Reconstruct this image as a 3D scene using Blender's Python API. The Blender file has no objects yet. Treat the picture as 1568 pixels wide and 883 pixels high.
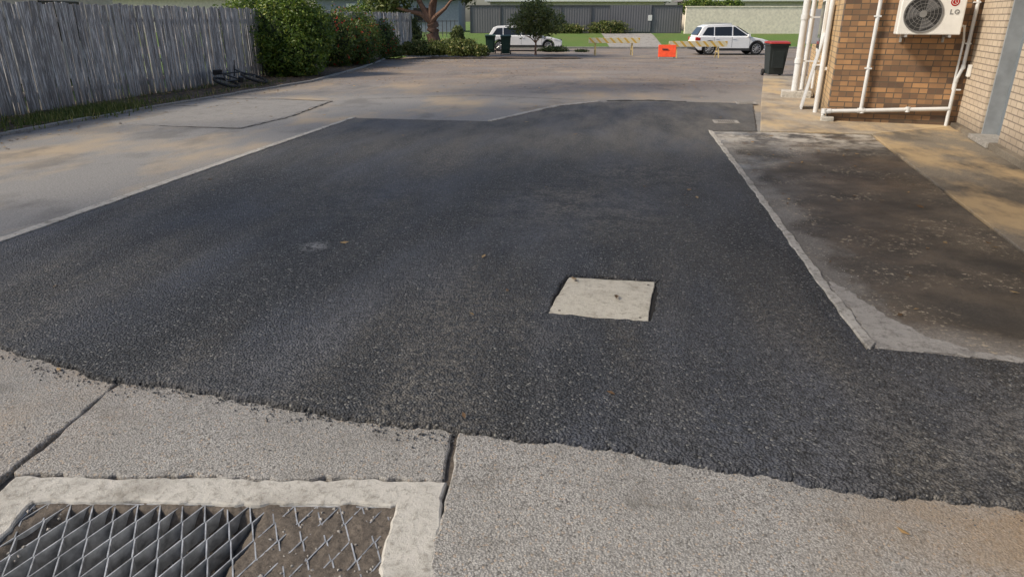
import bpy, bmesh, math, random
import numpy as np
from mathutils import Vector, Matrix, noise as mn
from mathutils.geometry import tessellate_polygon
random.seed(7); rng=np.random.default_rng(7)
R=math.radians
sc=bpy.context.scene
YAW=R(9.15); CY,SY=math.cos(YAW),math.sin(YAW)

# ------------------------------------------------------------ materials
class NT:
    def __init__(s,name):
        s.m=bpy.data.materials.new(name); s.m.use_nodes=True
        s.t=s.m.node_tree; s.b=s.t.nodes['Principled BSDF']; s.out=s.t.nodes['Material Output']
        s.co=s.t.nodes.new('ShaderNodeTexCoord').outputs['Object']
    def n(s,k,**kw):
        x=s.t.nodes.new(k)
        for a,b in kw.items(): setattr(x,a,b)
        return x
    def L(s,a,b): s.t.links.new(a,b)
    def put(s,inp,v):
        if hasattr(v,'is_output'): s.L(v,inp)
        else:
            if isinstance(v,(tuple,list)) and len(v)==3 and inp.type=='RGBA': v=(*v,1)
            inp.default_value=v
    def vec(s,scale=(1,1,1),rot=(0,0,0),loc=(0,0,0),src=None):
        x=s.n('ShaderNodeMapping'); s.L(src or s.co,x.inputs[0])
        x.inputs['Scale'].default_value=scale; x.inputs['Rotation'].default_value=rot; x.inputs['Location'].default_value=loc
        return x.outputs[0]
    def noise(s,scale,det=4,rough=.55,vec=None,dist=0):
        x=s.n('ShaderNodeTexNoise'); s.L(vec or s.co,x.inputs['Vector'])
        x.inputs['Scale'].default_value=scale; x.inputs['Detail'].default_value=det
        x.inputs['Roughness'].default_value=rough; x.inputs['Distortion'].default_value=dist
        return x.outputs['Fac']
    def vor(s,scale,vec=None,out='Distance',feature='F1'):
        x=s.n('ShaderNodeTexVoronoi',feature=feature); s.L(vec or s.co,x.inputs['Vector'])
        x.inputs['Scale'].default_value=scale
        return x.outputs[out]
    def mr(s,v,a,b,c=0,d=1):
        x=s.n('ShaderNodeMapRange'); s.put(x.inputs[0],v)
        for i,q in enumerate((a,b,c,d)): s.put(x.inputs[i+1],q)
        return x.outputs[0]
    def mix(s,f,a,b,mode='MIX'):
        x=s.n('ShaderNodeMix',data_type='RGBA',blend_type=mode)
        s.put(x.inputs[0],f); s.put(x.inputs[6],a); s.put(x.inputs[7],b)
        return x.outputs[2]
    def math(s,op,a,b=0):
        x=s.n('ShaderNodeMath',operation=op); s.put(x.inputs[0],a); s.put(x.inputs[1],b); return x.outputs[0]
    def near(s,x,y,r,k=1):
        d=s.n('ShaderNodeVectorMath',operation='DISTANCE'); s.L(s.co,d.inputs[0]); d.inputs[1].default_value=(x,y,.02)
        return s.mr(d.outputs['Value'],r*.2,r,k,0)
    def sep(s,v=None):
        x=s.n('ShaderNodeSeparateXYZ'); s.L(v or s.co,x.inputs[0]); return x.outputs
    def bump(s,h,st,dist,prev=None):
        x=s.n('ShaderNodeBump'); s.put(x.inputs['Height'],h); x.inputs['Strength'].default_value=st; x.inputs['Distance'].default_value=dist
        if prev: s.L(prev,x.inputs['Normal'])
        return x.outputs[0]
    def rnd(s): return s.n('ShaderNodeNewGeometry').outputs['Random Per Island']
    def fin(s,col,rough=.8,nor=None,met=0,spec=.5):
        s.put(s.b.inputs['Base Color'],col); s.put(s.b.inputs['Roughness'],rough); s.b.inputs['Metallic'].default_value=met
        s.b.inputs['Specular IOR Level'].default_value=spec
        if nor: s.L(nor,s.b.inputs['Normal'])
        return s.m
def plain(name,col,rough=.5,met=0,var=.15,sc_=6,spec=.5):
    t=NT(name); n=t.noise(sc_,4)
    c=t.mix(t.mr(n,.3,.7),tuple(x*(1-var) for x in col),tuple(min(1,x*(1+var)) for x in col))
    return t.fin(c,rough,None,met,spec)

def m_newasphalt():
    t=NT('new_asphalt_mat')
    v=t.n('ShaderNodeTexVoronoi'); t.L(t.co,v.inputs['Vector']); v.inputs['Scale'].default_value=86
    dist=v.outputs['Distance']; q=t.sep(v.outputs['Color']); cx=q[0]
    g=t.noise(46,4,.8)
    base=t.mix(t.mr(g,.36,.66),(.010,.011,.014),(.100,.104,.114))
    base=t.mix(t.mr(cx,.45,1,0,.75),base,(.125,.131,.142))
    base=t.mix(t.mr(dist,.38,.62,0,.92),base,(.005,.006,.008))
    base=t.mix(t.mr(q[1],.95,.965,0,.75),base,(.29,.285,.265))
    d1=t.noise(.55,5,.62,t.vec((1.9,.38,1)))
    d2=t.noise(30,4,.75)
    s=t.sep(); far=t.mr(s[1],6.0,13,0,.85)
    grain=t.mr(d2,.38,.6,.05,1)
    worn=t.math('MAXIMUM',t.math('MAXIMUM',t.near(-.35,6.3,1.5,.9),t.near(.2,7.8,1.4,.85)),t.math('MAXIMUM',t.near(-.75,3.6,.8,.6),t.near(-2.6,6.3,1.5,.6)))
    worn=t.math('MULTIPLY',worn,t.mr(t.noise(4,5,.7),.36,.56))
    dust=t.math('MAXIMUM',t.mr(d1,.45,.68,0,.7),worn)
    dust=t.math('MULTIPLY',dust,grain)
    dust=t.math('MAXIMUM',dust,t.math('MULTIPLY',far,t.mr(t.noise(1.3,5,.65,t.vec((1.9,.5,1))),.34,.60,.18,1)))
    xr=t.math('MULTIPLY',t.mr(s[0],.5,1.7,0,.9),t.mr(s[1],3.7,2.6,0,1)); dust=t.math('MAXIMUM',dust,t.math('MULTIPLY',xr,t.math('MULTIPLY',grain,t.mr(t.noise(3.,5,.65),.32,.52))))
    base=t.mix(dust,base,t.mix(grain,(.10,.092,.083),(.27,.248,.215)))
    blu=t.mr(t.noise(.9,3,.5,t.vec((1.6,.5,1),loc=(3,7,0))),.46,.66,0,.55)
    base=t.mix(t.math('MULTIPLY',blu,grain),base,(.12,.135,.175))
    sp=t.math('MULTIPLY',t.near(-2.3,4.72,.14,1),t.mr(t.noise(16,4,.75),.46,.52)); base=t.mix(sp,base,(.30,.30,.30))
    h=t.math('ADD',t.math('MULTIPLY',dist,-1.2),t.math('MULTIPLY',g,1.6))
    b=t.bump(h,1.0,.015)
    return t.fin(base,t.mr(d2,.3,.7,.5,.8),b)
def m_oldasphalt():
    t=NT('old_asphalt_mat')
    c=t.mix(t.mr(t.noise(60,4,.8),.35,.65),(.13,.127,.122),(.34,.33,.315))
    big=t.noise(.35,5,.6); c=t.mix(t.mr(big,.35,.65,0,.5),c,(.18,.18,.184))
    tan=t.noise(.6,5,.6,t.vec((1,.5,1),loc=(5,2,0))); c=t.mix(t.mr(tan,.48,.64,0,.7),c,(.40,.31,.20))  # sandy dust, with sun patches painted in as the same tan
    s=t.sep(); far=t.math('MULTIPLY',t.mr(s[1],14.5,21),t.mr(t.noise(.8,6,.65,t.vec((.5,1,1))),.32,.58,.35,1))
    c=t.mix(t.math('MULTIPLY',far,.8),c,t.mix(t.mr(t.noise(9,6,.8),.4,.62),(.11,.092,.08),(.27,.20,.155)))
    st=t.mr(t.noise(1.1,6,.65,t.vec((1,.6,1),loc=(9,1,4))),.54,.66,0,.55); c=t.mix(st,c,(.105,.10,.095))
    b=t.bump(t.noise(60,4,.8),.7,.008)
    return t.fin(c,.85,b)
def m_agg():
    t=NT('exposed_aggregate_concrete_mat')
    v=t.n('ShaderNodeTexVoronoi'); t.L(t.co,v.inputs['Vector']); v.inputs['Scale'].default_value=125
    cx=t.sep(v.outputs['Color']); g=t.noise(60,5,.85)
    c=t.mix(t.mr(g,.34,.64),(.17,.164,.155),(.52,.505,.48))
    c=t.mix(t.math('MULTIPLY',cx[0],.4),c,(.48,.468,.445))
    c=t.mix(t.mr(v.outputs['Distance'],.42,.65,0,.55),c,(.12,.115,.108))
    c=t.mix(t.mr(cx[1],.91,.94,0,.8),c,(.09,.085,.078))
    c=t.mix(t.mr(cx[2],.94,.96,0,.7),c,(.42,.32,.23))
    c=t.mix(t.mr(t.noise(1.4,6,.6),.40,.66,0,.55),c,(.24,.232,.215))
    c=t.mix(t.mr(t.noise(4,6,.7,t.vec(loc=(2,3,1))),.54,.70,0,.6),c,(.14,.13,.115))
    s=t.sep(); tan=t.math('MULTIPLY',t.mr(s[0],.6,1.6,0,.8),t.mr(t.noise(2.2,5,.6),.35,.6)); c=t.mix(tan,c,t.mix(g,(.09,.058,.03),(.50,.34,.18)))  # warm sun patch on the right-hand slab, painted as tan
    tan=t.math('MULTIPLY',t.mr(s[0],-1.9,-2.6,0,.35),t.mr(t.noise(2.2,5,.6),.35,.6)); c=t.mix(tan,c,(.34,.27,.20))
    b=t.bump(t.math('ADD',t.math('MULTIPLY',v.outputs['Distance'],-.8),t.math('MULTIPLY',g,1.4)),.8,.007)
    return t.fin(c,.85,b)
def m_conc(name,a=(.30,.285,.26),b_=(.44,.42,.385),dirt=(.13,.115,.095),d=.5):
    t=NT(name)
    c=t.mix(t.noise(9,6,.7),a,b_)
    c=t.mix(t.mr(t.noise(3,7,.7),.5,.7,0,d),c,dirt)
    g=t.noise(24,7,.8)
    c=t.mix(t.mr(g,.50,.64,0,d),c,dirt)
    return t.fin(c,.85,t.bump(g,.8,.012))
def m_path(name,a,b_,dirt,sun_tint):
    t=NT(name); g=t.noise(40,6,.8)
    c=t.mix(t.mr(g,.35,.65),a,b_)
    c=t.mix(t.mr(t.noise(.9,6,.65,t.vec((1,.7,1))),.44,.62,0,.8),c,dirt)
    c=t.mix(t.mr(t.noise(.8,6,.65,t.vec((1.3,.6,1),loc=(7,3,0))),.47,.6,0,.75),c,sun_tint)  # golden sun patches painted into the path colour
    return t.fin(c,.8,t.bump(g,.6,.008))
def m_pad():
    t=NT('stained_pavement_mat')
    s=t.sep()
    g=t.mr(t.noise(60,5,.8),.35,.65)
    c=t.mix(g,(.028,.024,.020),(.11,.095,.078))
    c=t.mix(t.mr(t.noise(1.0,6,.62),.46,.64,0,.65),c,(.16,.125,.088))
    c=t.mix(t.mr(t.noise(.8,6,.6,t.vec(loc=(4,4,0))),.44,.56,0,.8),c,(.030,.027,.023))
    edge=t.math('ADD',s[0],t.mr(t.noise(2.2,6,.65),.2,.8,-.34,.34))
    c=t.mix(t.mr(edge,1.68,1.50,0,.75),c,t.mix(g,(.10,.095,.088),(.29,.275,.25)))
    nr=t.math('SUBTRACT',s[1],t.math('MULTIPLY',edge,-.30))
    c=t.mix(t.mr(nr,4.5,4.25,0,.8),c,t.mix(g,(.13,.12,.11),(.35,.33,.30)))
    fl=t.math('MULTIPLY',t.mr(t.noise(26,4,.7),.58,.64),t.mr(t.noise(1.3,3),.48,.58)); c=t.mix(fl,c,(.40,.34,.25))
    pa=t.math('MULTIPLY',t.mr(t.noise(2.5,6,.7,t.vec(loc=(1,8,0))),.42,.58),t.mr(s[1],9.4,10.8)); c=t.mix(pa,c,(.44,.41,.36))
    return t.fin(c,t.mr(t.noise(1.5,4),.35,.65,.28,.75),t.bump(g,.5,.006))
def m_soil():
    t=NT('soil_mat'); g=t.noise(14,8,.75); c=t.mix(g,(.035,.026,.02),(.17,.125,.09))
    return t.fin(c,.95,t.bump(g,.9,.03))
def m_dirt():
    t=NT('silt_mat'); g=t.noise(45,7,.8); c=t.mix(t.mr(g,.3,.7),(.045,.037,.031),(.19,.16,.13))
    return t.fin(c,.95,t.bump(g,.9,.012))
def m_grass():
    t=NT('grass_mat'); g=t.noise(30,5,.8); c=t.mix(t.mr(g,.3,.7),(.05,.115,.02),(.16,.24,.045))
    c=t.mix(t.mr(t.noise(.5,4),.5,.7,0,.4),c,(.18,.17,.06))
    return t.fin(c,.9,t.bump(g,1,.05))
def m_leaf(name,a,b,c3=None,f3=.9):
    t=NT(name); r=t.rnd()
    c=t.mix(r,a,b)
    c=t.mix(t.mr(t.noise(1.6,3),.35,.7,0,.5),c,tuple(x*.5 for x in a))
    if c3:
        r2=t.math('FRACT',t.math('MULTIPLY',r,37.7)); c=t.mix(t.mr(r2,f3,f3+.01),c,c3)
    t.fin(c,.5)
    tr=t.n('ShaderNodeBsdfTranslucent'); t.put(tr.inputs[0],c)
    mx=t.n('ShaderNodeMixShader'); mx.inputs[0].default_value=.3
    t.L(t.b.outputs[0],mx.inputs[1]); t.L(tr.outputs[0],mx.inputs[2]); t.L(mx.outputs[0],t.out.inputs[0])
    return t.m
def m_brick(name,cols,mortar,axis,mott=.5):
    t=NT(name); s=t.sep(); cb=t.n('ShaderNodeCombineXYZ')
    t.L(s[0 if axis=='x' else 1],cb.inputs[0]); t.L(s[2],cb.inputs[1])
    x=t.n('ShaderNodeTexBrick'); t.L(cb.outputs[0],x.inputs['Vector'])
    x.inputs['Scale'].default_value=1; x.inputs['Brick Width'].default_value=.24; x.inputs['Row Height'].default_value=.086
    x.inputs['Mortar Size'].default_value=.009; x.inputs['Mortar Smooth'].default_value=.2; x.inputs['Bias'].default_value=0
    t.put(x.inputs['Color1'],cols[0]); t.put(x.inputs['Color2'],cols[1]); t.put(x.inputs['Mortar'],mortar)
    row=t.math('FLOOR',t.math('DIVIDE',s[2],.086)); off=t.math('MULTIPLY',t.math('MODULO',row,2),.5)
    col=t.math('FLOOR',t.math('ADD',t.math('DIVIDE',s[0 if axis=='x' else 1],.24),off))
    cc=t.n('ShaderNodeCombineXYZ'); t.L(row,cc.inputs[0]); t.L(col,cc.inputs[1])
    wn=t.n('ShaderNodeTexWhiteNoise',noise_dimensions='3D'); t.L(cc.outputs[0],wn.inputs['Vector'])
    f=t.math('MULTIPLY',t.mr(wn.outputs['Value'],.35,.9,0,mott),t.mr(x.outputs['Fac'],0,.6,1,0))
    c=t.mix(f,x.outputs[0],cols[3] if len(cols)>3 else tuple(q*.45 for q in cols[0]))
    c=t.mix(t.mr(t.noise(3,6,.7),.45,.7,0,.45),c,cols[2])
    c=t.mix(t.mr(s[2],.40,.02,0,.6),c,(.05,.042,.035))  # damp wall foot plus the dark shadow there, both painted into the brick
    return t.fin(c,.85,t.bump(x.outputs['Fac'],-.7,.010))
def m_timber():
    t=NT('weathered_timber_mat'); r=t.rnd()
    c=t.mix(r,(.22,.21,.207),(.50,.48,.465))
    g=t.noise(6,6,.75,t.vec((14,14,.7))); c=t.mix(t.mr(g,.35,.65,0,.75),c,(.12,.11,.11))
    w=t.noise(5,5,.7,t.vec((10,10,.5),loc=(3,5,1))); c=t.mix(t.mr(w,.51,.60,0,.9),c,(.84,.83,.82))
    s=t.sep(); c=t.mix(t.mr(s[2],.5,.0,0,.55),c,(.12,.092,.07))
    return t.fin(c,.9,t.bump(g,.6,.01))
def m_stripe():
    t=NT('barrier_board_mat'); s=t.sep(); v=t.math('FRACT',t.math('MULTIPLY',t.math('ADD',s[0],s[2]),2.6))
    c=t.mix(t.math('GREATER_THAN',v,.65),(.80,.72,.50),(.72,.44,.08)); c=t.mix(t.mr(t.noise(9,5),.5,.8,0,.4),c,(.4,.32,.18))
    return t.fin(c,.5)
def m_glass():
    t=NT('tinted_glass_mat'); return t.fin((.015,.018,.022),.08,None,0,.6)
def m_bark():
    t=NT('bark_mat'); g=t.noise(8,6,.7,t.vec((3,3,.6)))
    return t.fin(t.mix(t.mr(g,.3,.7),(.09,.045,.03),(.30,.18,.125)),.9,t.bump(g,.8,.03))
def m_colorbond():
    t=NT('ribbed_steel_mat'); s=t.sep(); w=t.math('SINE',t.math('MULTIPLY',s[0],32))
    return t.fin(t.mix(t.noise(1,4),(.125,.125,.135),(.165,.165,.177)),.5,t.bump(w,.3,.02))

M=dict(new=m_newasphalt(),old=m_oldasphalt(),agg=m_agg(),conc=m_conc('concrete_mat',(.38,.37,.34),(.57,.55,.505),(.17,.155,.13),.6),
 edge=m_conc('kerb_concrete_mat',(.22,.21,.195),(.42,.40,.37),(.12,.11,.10),.7),
 kerb=m_conc('pale_kerb_mat',(.32,.305,.28),(.50,.48,.44),(.13,.12,.105),.8),
 lid=m_conc('lid_concrete_mat',(.46,.43,.35),(.64,.60,.51),(.26,.225,.17),.55),
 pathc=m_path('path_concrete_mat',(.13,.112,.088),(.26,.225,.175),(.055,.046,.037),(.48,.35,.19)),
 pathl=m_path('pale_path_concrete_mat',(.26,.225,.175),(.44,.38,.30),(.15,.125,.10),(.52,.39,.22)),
 pad=m_pad(),soil=m_soil(),dirt=m_dirt(),grass=m_grass(),timber=m_timber(),
 black=plain('gap_dirt_mat',(.02,.018,.016),.95),
 brown=m_brick('brown_brick_mat',[(.44,.25,.12),(.29,.165,.085),(.19,.12,.075),(.10,.066,.05)],(.10,.08,.06),'x',.95),
 browny=m_brick('tan_brick_mat',[(.56,.40,.22),(.46,.31,.16),(.34,.22,.12)],(.24,.19,.13),'y',.25),
 cream=m_brick('cream_brick_mat',[(.54,.455,.35),(.48,.40,.31),(.40,.325,.245),(.40,.325,.245)],(.20,.165,.135),'y',.4),
 white=plain('white_paint_mat',(.76,.76,.74),.35,var=.06), offw=plain('pvc_mat',(.62,.64,.66),.35,var=.12,sc_=3),
 door=plain('door_paint_mat',(.15,.175,.2),.45,var=.06), frame=plain('door_frame_mat',(.24,.26,.28),.5),
 steel=plain('galvanised_steel_mat',(.42,.43,.44),.42,.5,.5,22),
 carw=plain('car_paint_mat',(.80,.81,.82),.18,var=.02), glass=m_glass(), tyre=plain('rubber_mat',(.02,.02,.02),.8),
 rim=plain('alloy_mat',(.45,.46,.47),.3,.8), blackp=plain('black_plastic_mat',(.03,.03,.032),.45), red=plain('red_plastic_mat',(.35,.035,.03),.5),
 orange=plain('orange_plastic_mat',(.85,.09,.025),.45), tail=plain('tail_lamp_mat',(.4,.01,.01),.2), lamp=plain('head_lamp_mat',(.6,.63,.65),.1),
 dgreen=plain('bin_green_mat',(.012,.045,.028),.5), bin=plain('bin_body_mat',(.02,.028,.03),.5),
 stripe=m_stripe(), yellow=plain('yellow_paint_mat',(.55,.42,.18),.6), bark=m_bark(), cb=m_colorbond(),
 render_=plain('rendered_wall_mat',(.82,.76,.62),.8), roof=plain('roof_tile_mat',(.17,.16,.165),.7), wall2=plain('house_wall_mat',(.25,.28,.34),.7),
 wallc=plain('cream_weatherboard_mat',(.66,.60,.52),.7), darkw=plain('house_dark_mat',(.07,.072,.08),.5),
 lf1=m_leaf('hedge_leaf_mat',(.06,.12,.015),(.19,.28,.035),(.36,.40,.06),.92),
 lf2=m_leaf('shrub_leaf_mat',(.06,.105,.02),(.17,.23,.04),(.55,.05,.02),.94),
 lf3=m_leaf('tree_leaf_mat',(.07,.11,.03),(.20,.23,.07)),
 lf4=m_leaf('groundcover_leaf_mat',(.07,.11,.02),(.19,.22,.05),(.4,.36,.14),.9),
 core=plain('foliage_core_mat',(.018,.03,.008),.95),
 dry=m_leaf('dry_leaf_mat',(.30,.18,.07),(.55,.38,.17),(.15,.09,.045),.6),
 peb=plain('pebble_mat',(.30,.28,.255),.8,var=.5,sc_=40), tarst=plain('tar_stone_mat',(.07,.072,.076),.7,var=.8,sc_=50))

# ------------------------------------------------------------ mesh helpers
class MB:
    def __init__(s): s.v=[];s.f=[];s.mi=[]
    def add(s,vs,fs,m=0):
        o=len(s.v); s.v+= [tuple(p) for p in vs]; s.f+=[tuple(o+i for i in f) for f in fs]; s.mi+=[m]*len(fs); return s
    def box(s,c,d,m=0,rz=0,ry=0,rx=0):
        mt=Matrix.Translation(c)@Matrix.Rotation(rz,4,'Z')@Matrix.Rotation(ry,4,'Y')@Matrix.Rotation(rx,4,'X')
        vs=[mt@Vector((x*d[0]/2,y*d[1]/2,z*d[2]/2)) for x in(-1,1) for y in(-1,1) for z in(-1,1)]
        return s.add(vs,[(0,1,3,2),(4,6,7,5),(0,4,5,1),(2,3,7,6),(0,2,6,4),(1,5,7,3)],m)
    def tube(s,p,q,r,m=0,n=12,r2=None,cap=True):
        p=Vector(p);q=Vector(q);d=(q-p).normalized(); a=d.orthogonal().normalized(); b=d.cross(a); r2=r if r2 is None else r2
        vs=[]
        for c,rr in((p,r),(q,r2)):
            for i in range(n):
                t=2*math.pi*i/n; vs.append(c+(a*math.cos(t)+b*math.sin(t))*rr)
        fs=[(i,(i+1)%n,n+(i+1)%n,n+i) for i in range(n)]
        if cap: fs+=[tuple(range(n))[::-1],tuple(range(n,2*n))]
        return s.add(vs,fs,m)
    def torus(s,c,nrm,R_,r,m=0,n=32,k=8):
        nrm=Vector(nrm).normalized(); a=nrm.orthogonal().normalized(); b=nrm.cross(a); c=Vector(c)
        vs=[];fs=[]
        for i in range(n):
            t=2*math.pi*i/n; d=a*math.cos(t)+b*math.sin(t)
            for j in range(k):
                u=2*math.pi*j/k; vs.append(c+d*(R_+r*math.cos(u))+nrm*(r*math.sin(u)))
        for i in range(n):
            for j in range(k): fs.append((i*k+j,((i+1)%n)*k+j,((i+1)%n)*k+(j+1)%k,i*k+(j+1)%k))
        return s.add(vs,fs,m)
    def prism(s,poly,y0,y1,m=0,sc_top=None):
        n=len(poly); vs=[(x,y0,z) for x,z in poly]+[(x,y1,z) for x,z in poly]
        fs=[(i,n+i,n+(i+1)%n,(i+1)%n) for i in range(n)]+[tuple(range(n)),tuple(range(2*n-1,n-1,-1))]
        return s.add(vs,fs,m)
    def obj(s,name,mats,parent=None,bev=0,smooth=False,seg=2):
        me=bpy.data.meshes.new(name); me.from_pydata(s.v,[],s.f)
        for m in mats: me.materials.append(m)
        me.polygons.foreach_set('material_index',s.mi)
        bm=bmesh.new(); bm.from_mesh(me); bmesh.ops.recalc_face_normals(bm,faces=bm.faces); bm.to_mesh(me); bm.free()
        if smooth: me.polygons.foreach_set('use_smooth',[True]*len(me.polygons))
        o=bpy.data.objects.new(name,me); sc.collection.objects.link(o)
        if parent: o.parent=parent
        if bev:
            b=o.modifiers.new('Bevel','BEVEL'); b.width=bev; b.segments=seg; b.limit_method='ANGLE'; b.angle_limit=R(35)
        if smooth:
            try:
                me.set_sharp_from_angle(angle=R(40))
            except Exception: pass
        return o
def empty(name,loc=(0,0,0),rz=0):
    e=bpy.data.objects.new(name,None); e.location=loc; e.rotation_euler=(0,0,rz); sc.collection.objects.link(e); return e
def ss(a,b,x):
    t=max(0,min(1,(x-a)/(b-a))); return t*t*(3-2*t)
def gF(F): return -.2*ss(31,38,F)+.85*ss(49.5,56,F)
def gz(x,y): return gF(-x*SY+y*CY)
def S(X,F): return (X*CY-F*SY, X*SY+F*CY)
def sheet(name,xl,xr,ys,nx,dz,mat,street=False,rough=0):
    vs=[];fs=[]
    for y in ys:
        a,b=(xl(y) if callable(xl) else xl),(xr(y) if callable(xr) else xr)
        for i in range(nx+1):
            x=a+(b-a)*i/nx
            if street: wx,wy=S(x,y); z=gF(y)
            else: wx,wy=x,y; z=gz(x,y)
            vs.append((wx,wy,z+dz+random.uniform(-rough,rough)))
    k=nx+1
    for j in range(len(ys)-1):
        for i in range(nx): fs.append((j*k+i,j*k+i+1,(j+1)*k+i+1,(j+1)*k+i))
    return MB().add(vs,fs).obj(name,[mat])
def interp(pts):
    def f(y):
        if y<=pts[0][1]: return pts[0][0]
        for (x0,y0),(x1,y1) in zip(pts,pts[1:]):
            if y<=y1: return x0+(x1-x0)*(y-y0)/(y1-y0)
        return pts[-1][0]
    return f
def rough_line(pts,step=.03,amp=.006):
    out=[]
    ph=[random.uniform(0,6) for _ in range(4)]
    d=0
    for (x0,y0),(x1,y1) in zip(pts,pts[1:]):
        L=math.hypot(x1-x0,y1-y0); n=max(1,int(L/step)); nx_,ny_=-(y1-y0)/L,(x1-x0)/L
        for i in range(n):
            t=i/n; dd=d+t*L
            o=amp*(math.sin(dd*9+ph[0])+.7*math.sin(dd*23+ph[1])+.5*math.sin(dd*61+ph[2]))+random.gauss(0,amp*.45)
            out.append((x0+(x1-x0)*t+nx_*o,y0+(y1-y0)*t+ny_*o))
        d+=L
    out.append(pts[-1]); return out
def slab(name,outer,z0,z1,mat,holes=(),lip=.006,bev=0,parent=None,sl=1.0):
    loops=[outer]+list(holes); tess=tessellate_polygon([[Vector((x,y,0)) for x,y in l] for l in loops])
    flat=[p for l in loops for p in l]
    mb=MB(); mb.add([(x,y,z1) for x,y in flat],tess)
    for li,l in enumerate(loops):
        n=len(l)
        ar=sum(l[i][0]*l[(i+1)%n][1]-l[(i+1)%n][0]*l[i][1] for i in range(n)); sg=1 if ar>0 else -1
        if li>0: sg=-sg
        off=[]
        for i in range(n):
            (ax,ay),(bx,by)=l[i-1],l[(i+1)%n]; dx,dy=bx-ax,by-ay; q=math.hypot(dx,dy) or 1
            off.append((dy/q*sg,-dx/q*sg))
        h=(z1-z0)
        rings=[(0,z1),(lip*.7,z1-min(h*.25,lip*.45)),(lip,z1-min(h*.6,lip*1.3)),(lip*1.05,z0)]
        vs=[(l[i][0]+off[i][0]*o,l[i][1]+off[i][1]*o,z) for o,z in rings for i in range(n)]
        fs=[(r*n+i,r*n+(i+1)%n,(r+1)*n+(i+1)%n,(r+1)*n+i) for r in range(3) for i in range(n)]
        mb.add(vs,fs)
    return mb.obj(name,[mat],parent)

# ------------------------------------------------------------ ground
far=[-60,-20,-5,0,2,5,10,15,20,25,30]+[31+i*.8 for i in range(35)]+[65,80,120,200,400]
sheet('ground',-300,300,far,30,-.12,M['grass'],street=True)
ys=[3.2+i*.5 for i in range(60)]+[33.2+i*.6 for i in range(11)]
xl=interp([(-9.35,0),(-9.4,12.8),(-8.9,19.2),(-9.6,25),(-10.9,31.5),(-11.6,38),(-12,42)])
xr=interp([(3.0,0),(3.0,11),(4.2,23),(8.5,24),(11,34),(12,42)])
old=sheet('driveway',xl,xr,ys,12,-.002,M['old'])
sheet('street_road',-90,90,[36.6+i*.6 for i in range(22)],20,.012,M['old'],street=True)
sheet('grass_verge',-90,90,[49.9+i*.5 for i in range(13)]+[70],20,.02,M['grass'],street=True)
sheet('crossover_driveway',6.8,10.6,[49.2+i*.5 for i in range(14)],2,.03,M['edge'],street=True)
mb=MB()
for i in range(60):
    X=-60+i*2; wx,wy=S(X+1,49.6); mb.box((wx,wy,gF(49.6)+.03),(1.99,.3,.18),0,rz=YAW)
mb.obj('street_kerb',[M['edge']])
bx=interp([(-9.35,0),(-9.4,12.8),(-8.9,19.2),(-9.6,25),(-10.9,31.5),(-11.6,38),(-12,42)])
sheet('garden_bed',-11.6,lambda y:bx(y)-.06,[3+i*.35 for i in range(84)],10,.02,M['soil'],rough=.025)
sheet('lawn',-34,lambda y:bx(y)-.1,[31+i*.5 for i in range(13)],20,.035,M['grass'],rough=.02)
mb=MB(); 
yy=3.
while yy<30:
    x0,x1=bx(yy),bx(yy+.9); a=math.atan2(.9,x1-x0); mb.box(((x0+x1)/2+random.uniform(-.02,.02),yy+.45,.005+random.uniform(-.012,.012)),(.88,.09,.07),0,rz=a); yy+=.9
mb.obj('garden_edging',[M['edge']],bev=.01)
sheet('garden_bed',-4.2,3.4,[34.2+i*.3 for i in range(13)],14,.045,M['soil'],street=True,rough=.02)

# new asphalt
front=[(-6.2,4.0),(-4.2,3.17),(-3.28,2.86),(-2.83,2.72),(-2.42,2.61),(-1.76,2.57),(-1.44,2.50),(-1.06,2.47),(-.65,2.44),(-.21,2.42),(.2,2.38),(.62,2.32),(.85,2.285),(1.23,2.28),(1.51,2.265),(2.4,2.2),(4.2,2.1)]
outl=rough_line(front,.014,.010)+[(4.2,3.42)]+rough_line([(4.2,3.42),(2.09,3.47),(1.71,3.52),(1.36,3.53)],.04,.004)
outl+=rough_line([(1.335,3.5),(1.33,4.31),(1.34,7.05),(1.31,11.25)],.08,.003)
outl+=rough_line([(1.4,11.29),(2.06,11.4),(2.62,15.3)],.08,.006)
outl+=rough_line([(2.6,15.33),(.73,15.4),(-.58,15.07),(-1.39,14.11),(-2.28,11.78)],.06,.012)
outl+=rough_line([(-2.3,11.78),(-4.74,11.83)],.06,.006)+rough_line([(-4.75,11.8),(-4.77,6.75),(-4.77,4.2),(-6.2,4.05)],.08,.004)
lid=[(-.31,4.37),(.26,4.37),(.20,3.72),(-.38,3.75)]
hole=rough_line([(-.345,4.42),(.305,4.41),(.245,3.695),(-.405,3.725),(-.345,4.42)],.025,.007)[:-1]
slab('new_asphalt',outl,-.06,.022,M['new'],[hole],lip=.016)
e=empty('inspection_pit_lid')
slab('lid_slab',rough_line([lid[0],lid[3],lid[2],lid[1],lid[0]],.04,.0025)[:-1],0.001,.015,M['lid'],lip=.004,parent=e)
slab('pit_rim',rough_line([(-.35,4.42),(-.41,3.72),(.25,3.69),(.31,4.42),(-.35,4.42)],.05,.002)[:-1],-.001,.004,M['black'],lip=.002,parent=e)
mb=MB()
for x,y in((-.32,3.79),(.16,3.76),(.22,4.31),(-.26,4.31)): mb.tube((x,y,.0145),(x,y,.0162),.009)
mb.obj('lifting_points',[M['dirt']],e)

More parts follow.
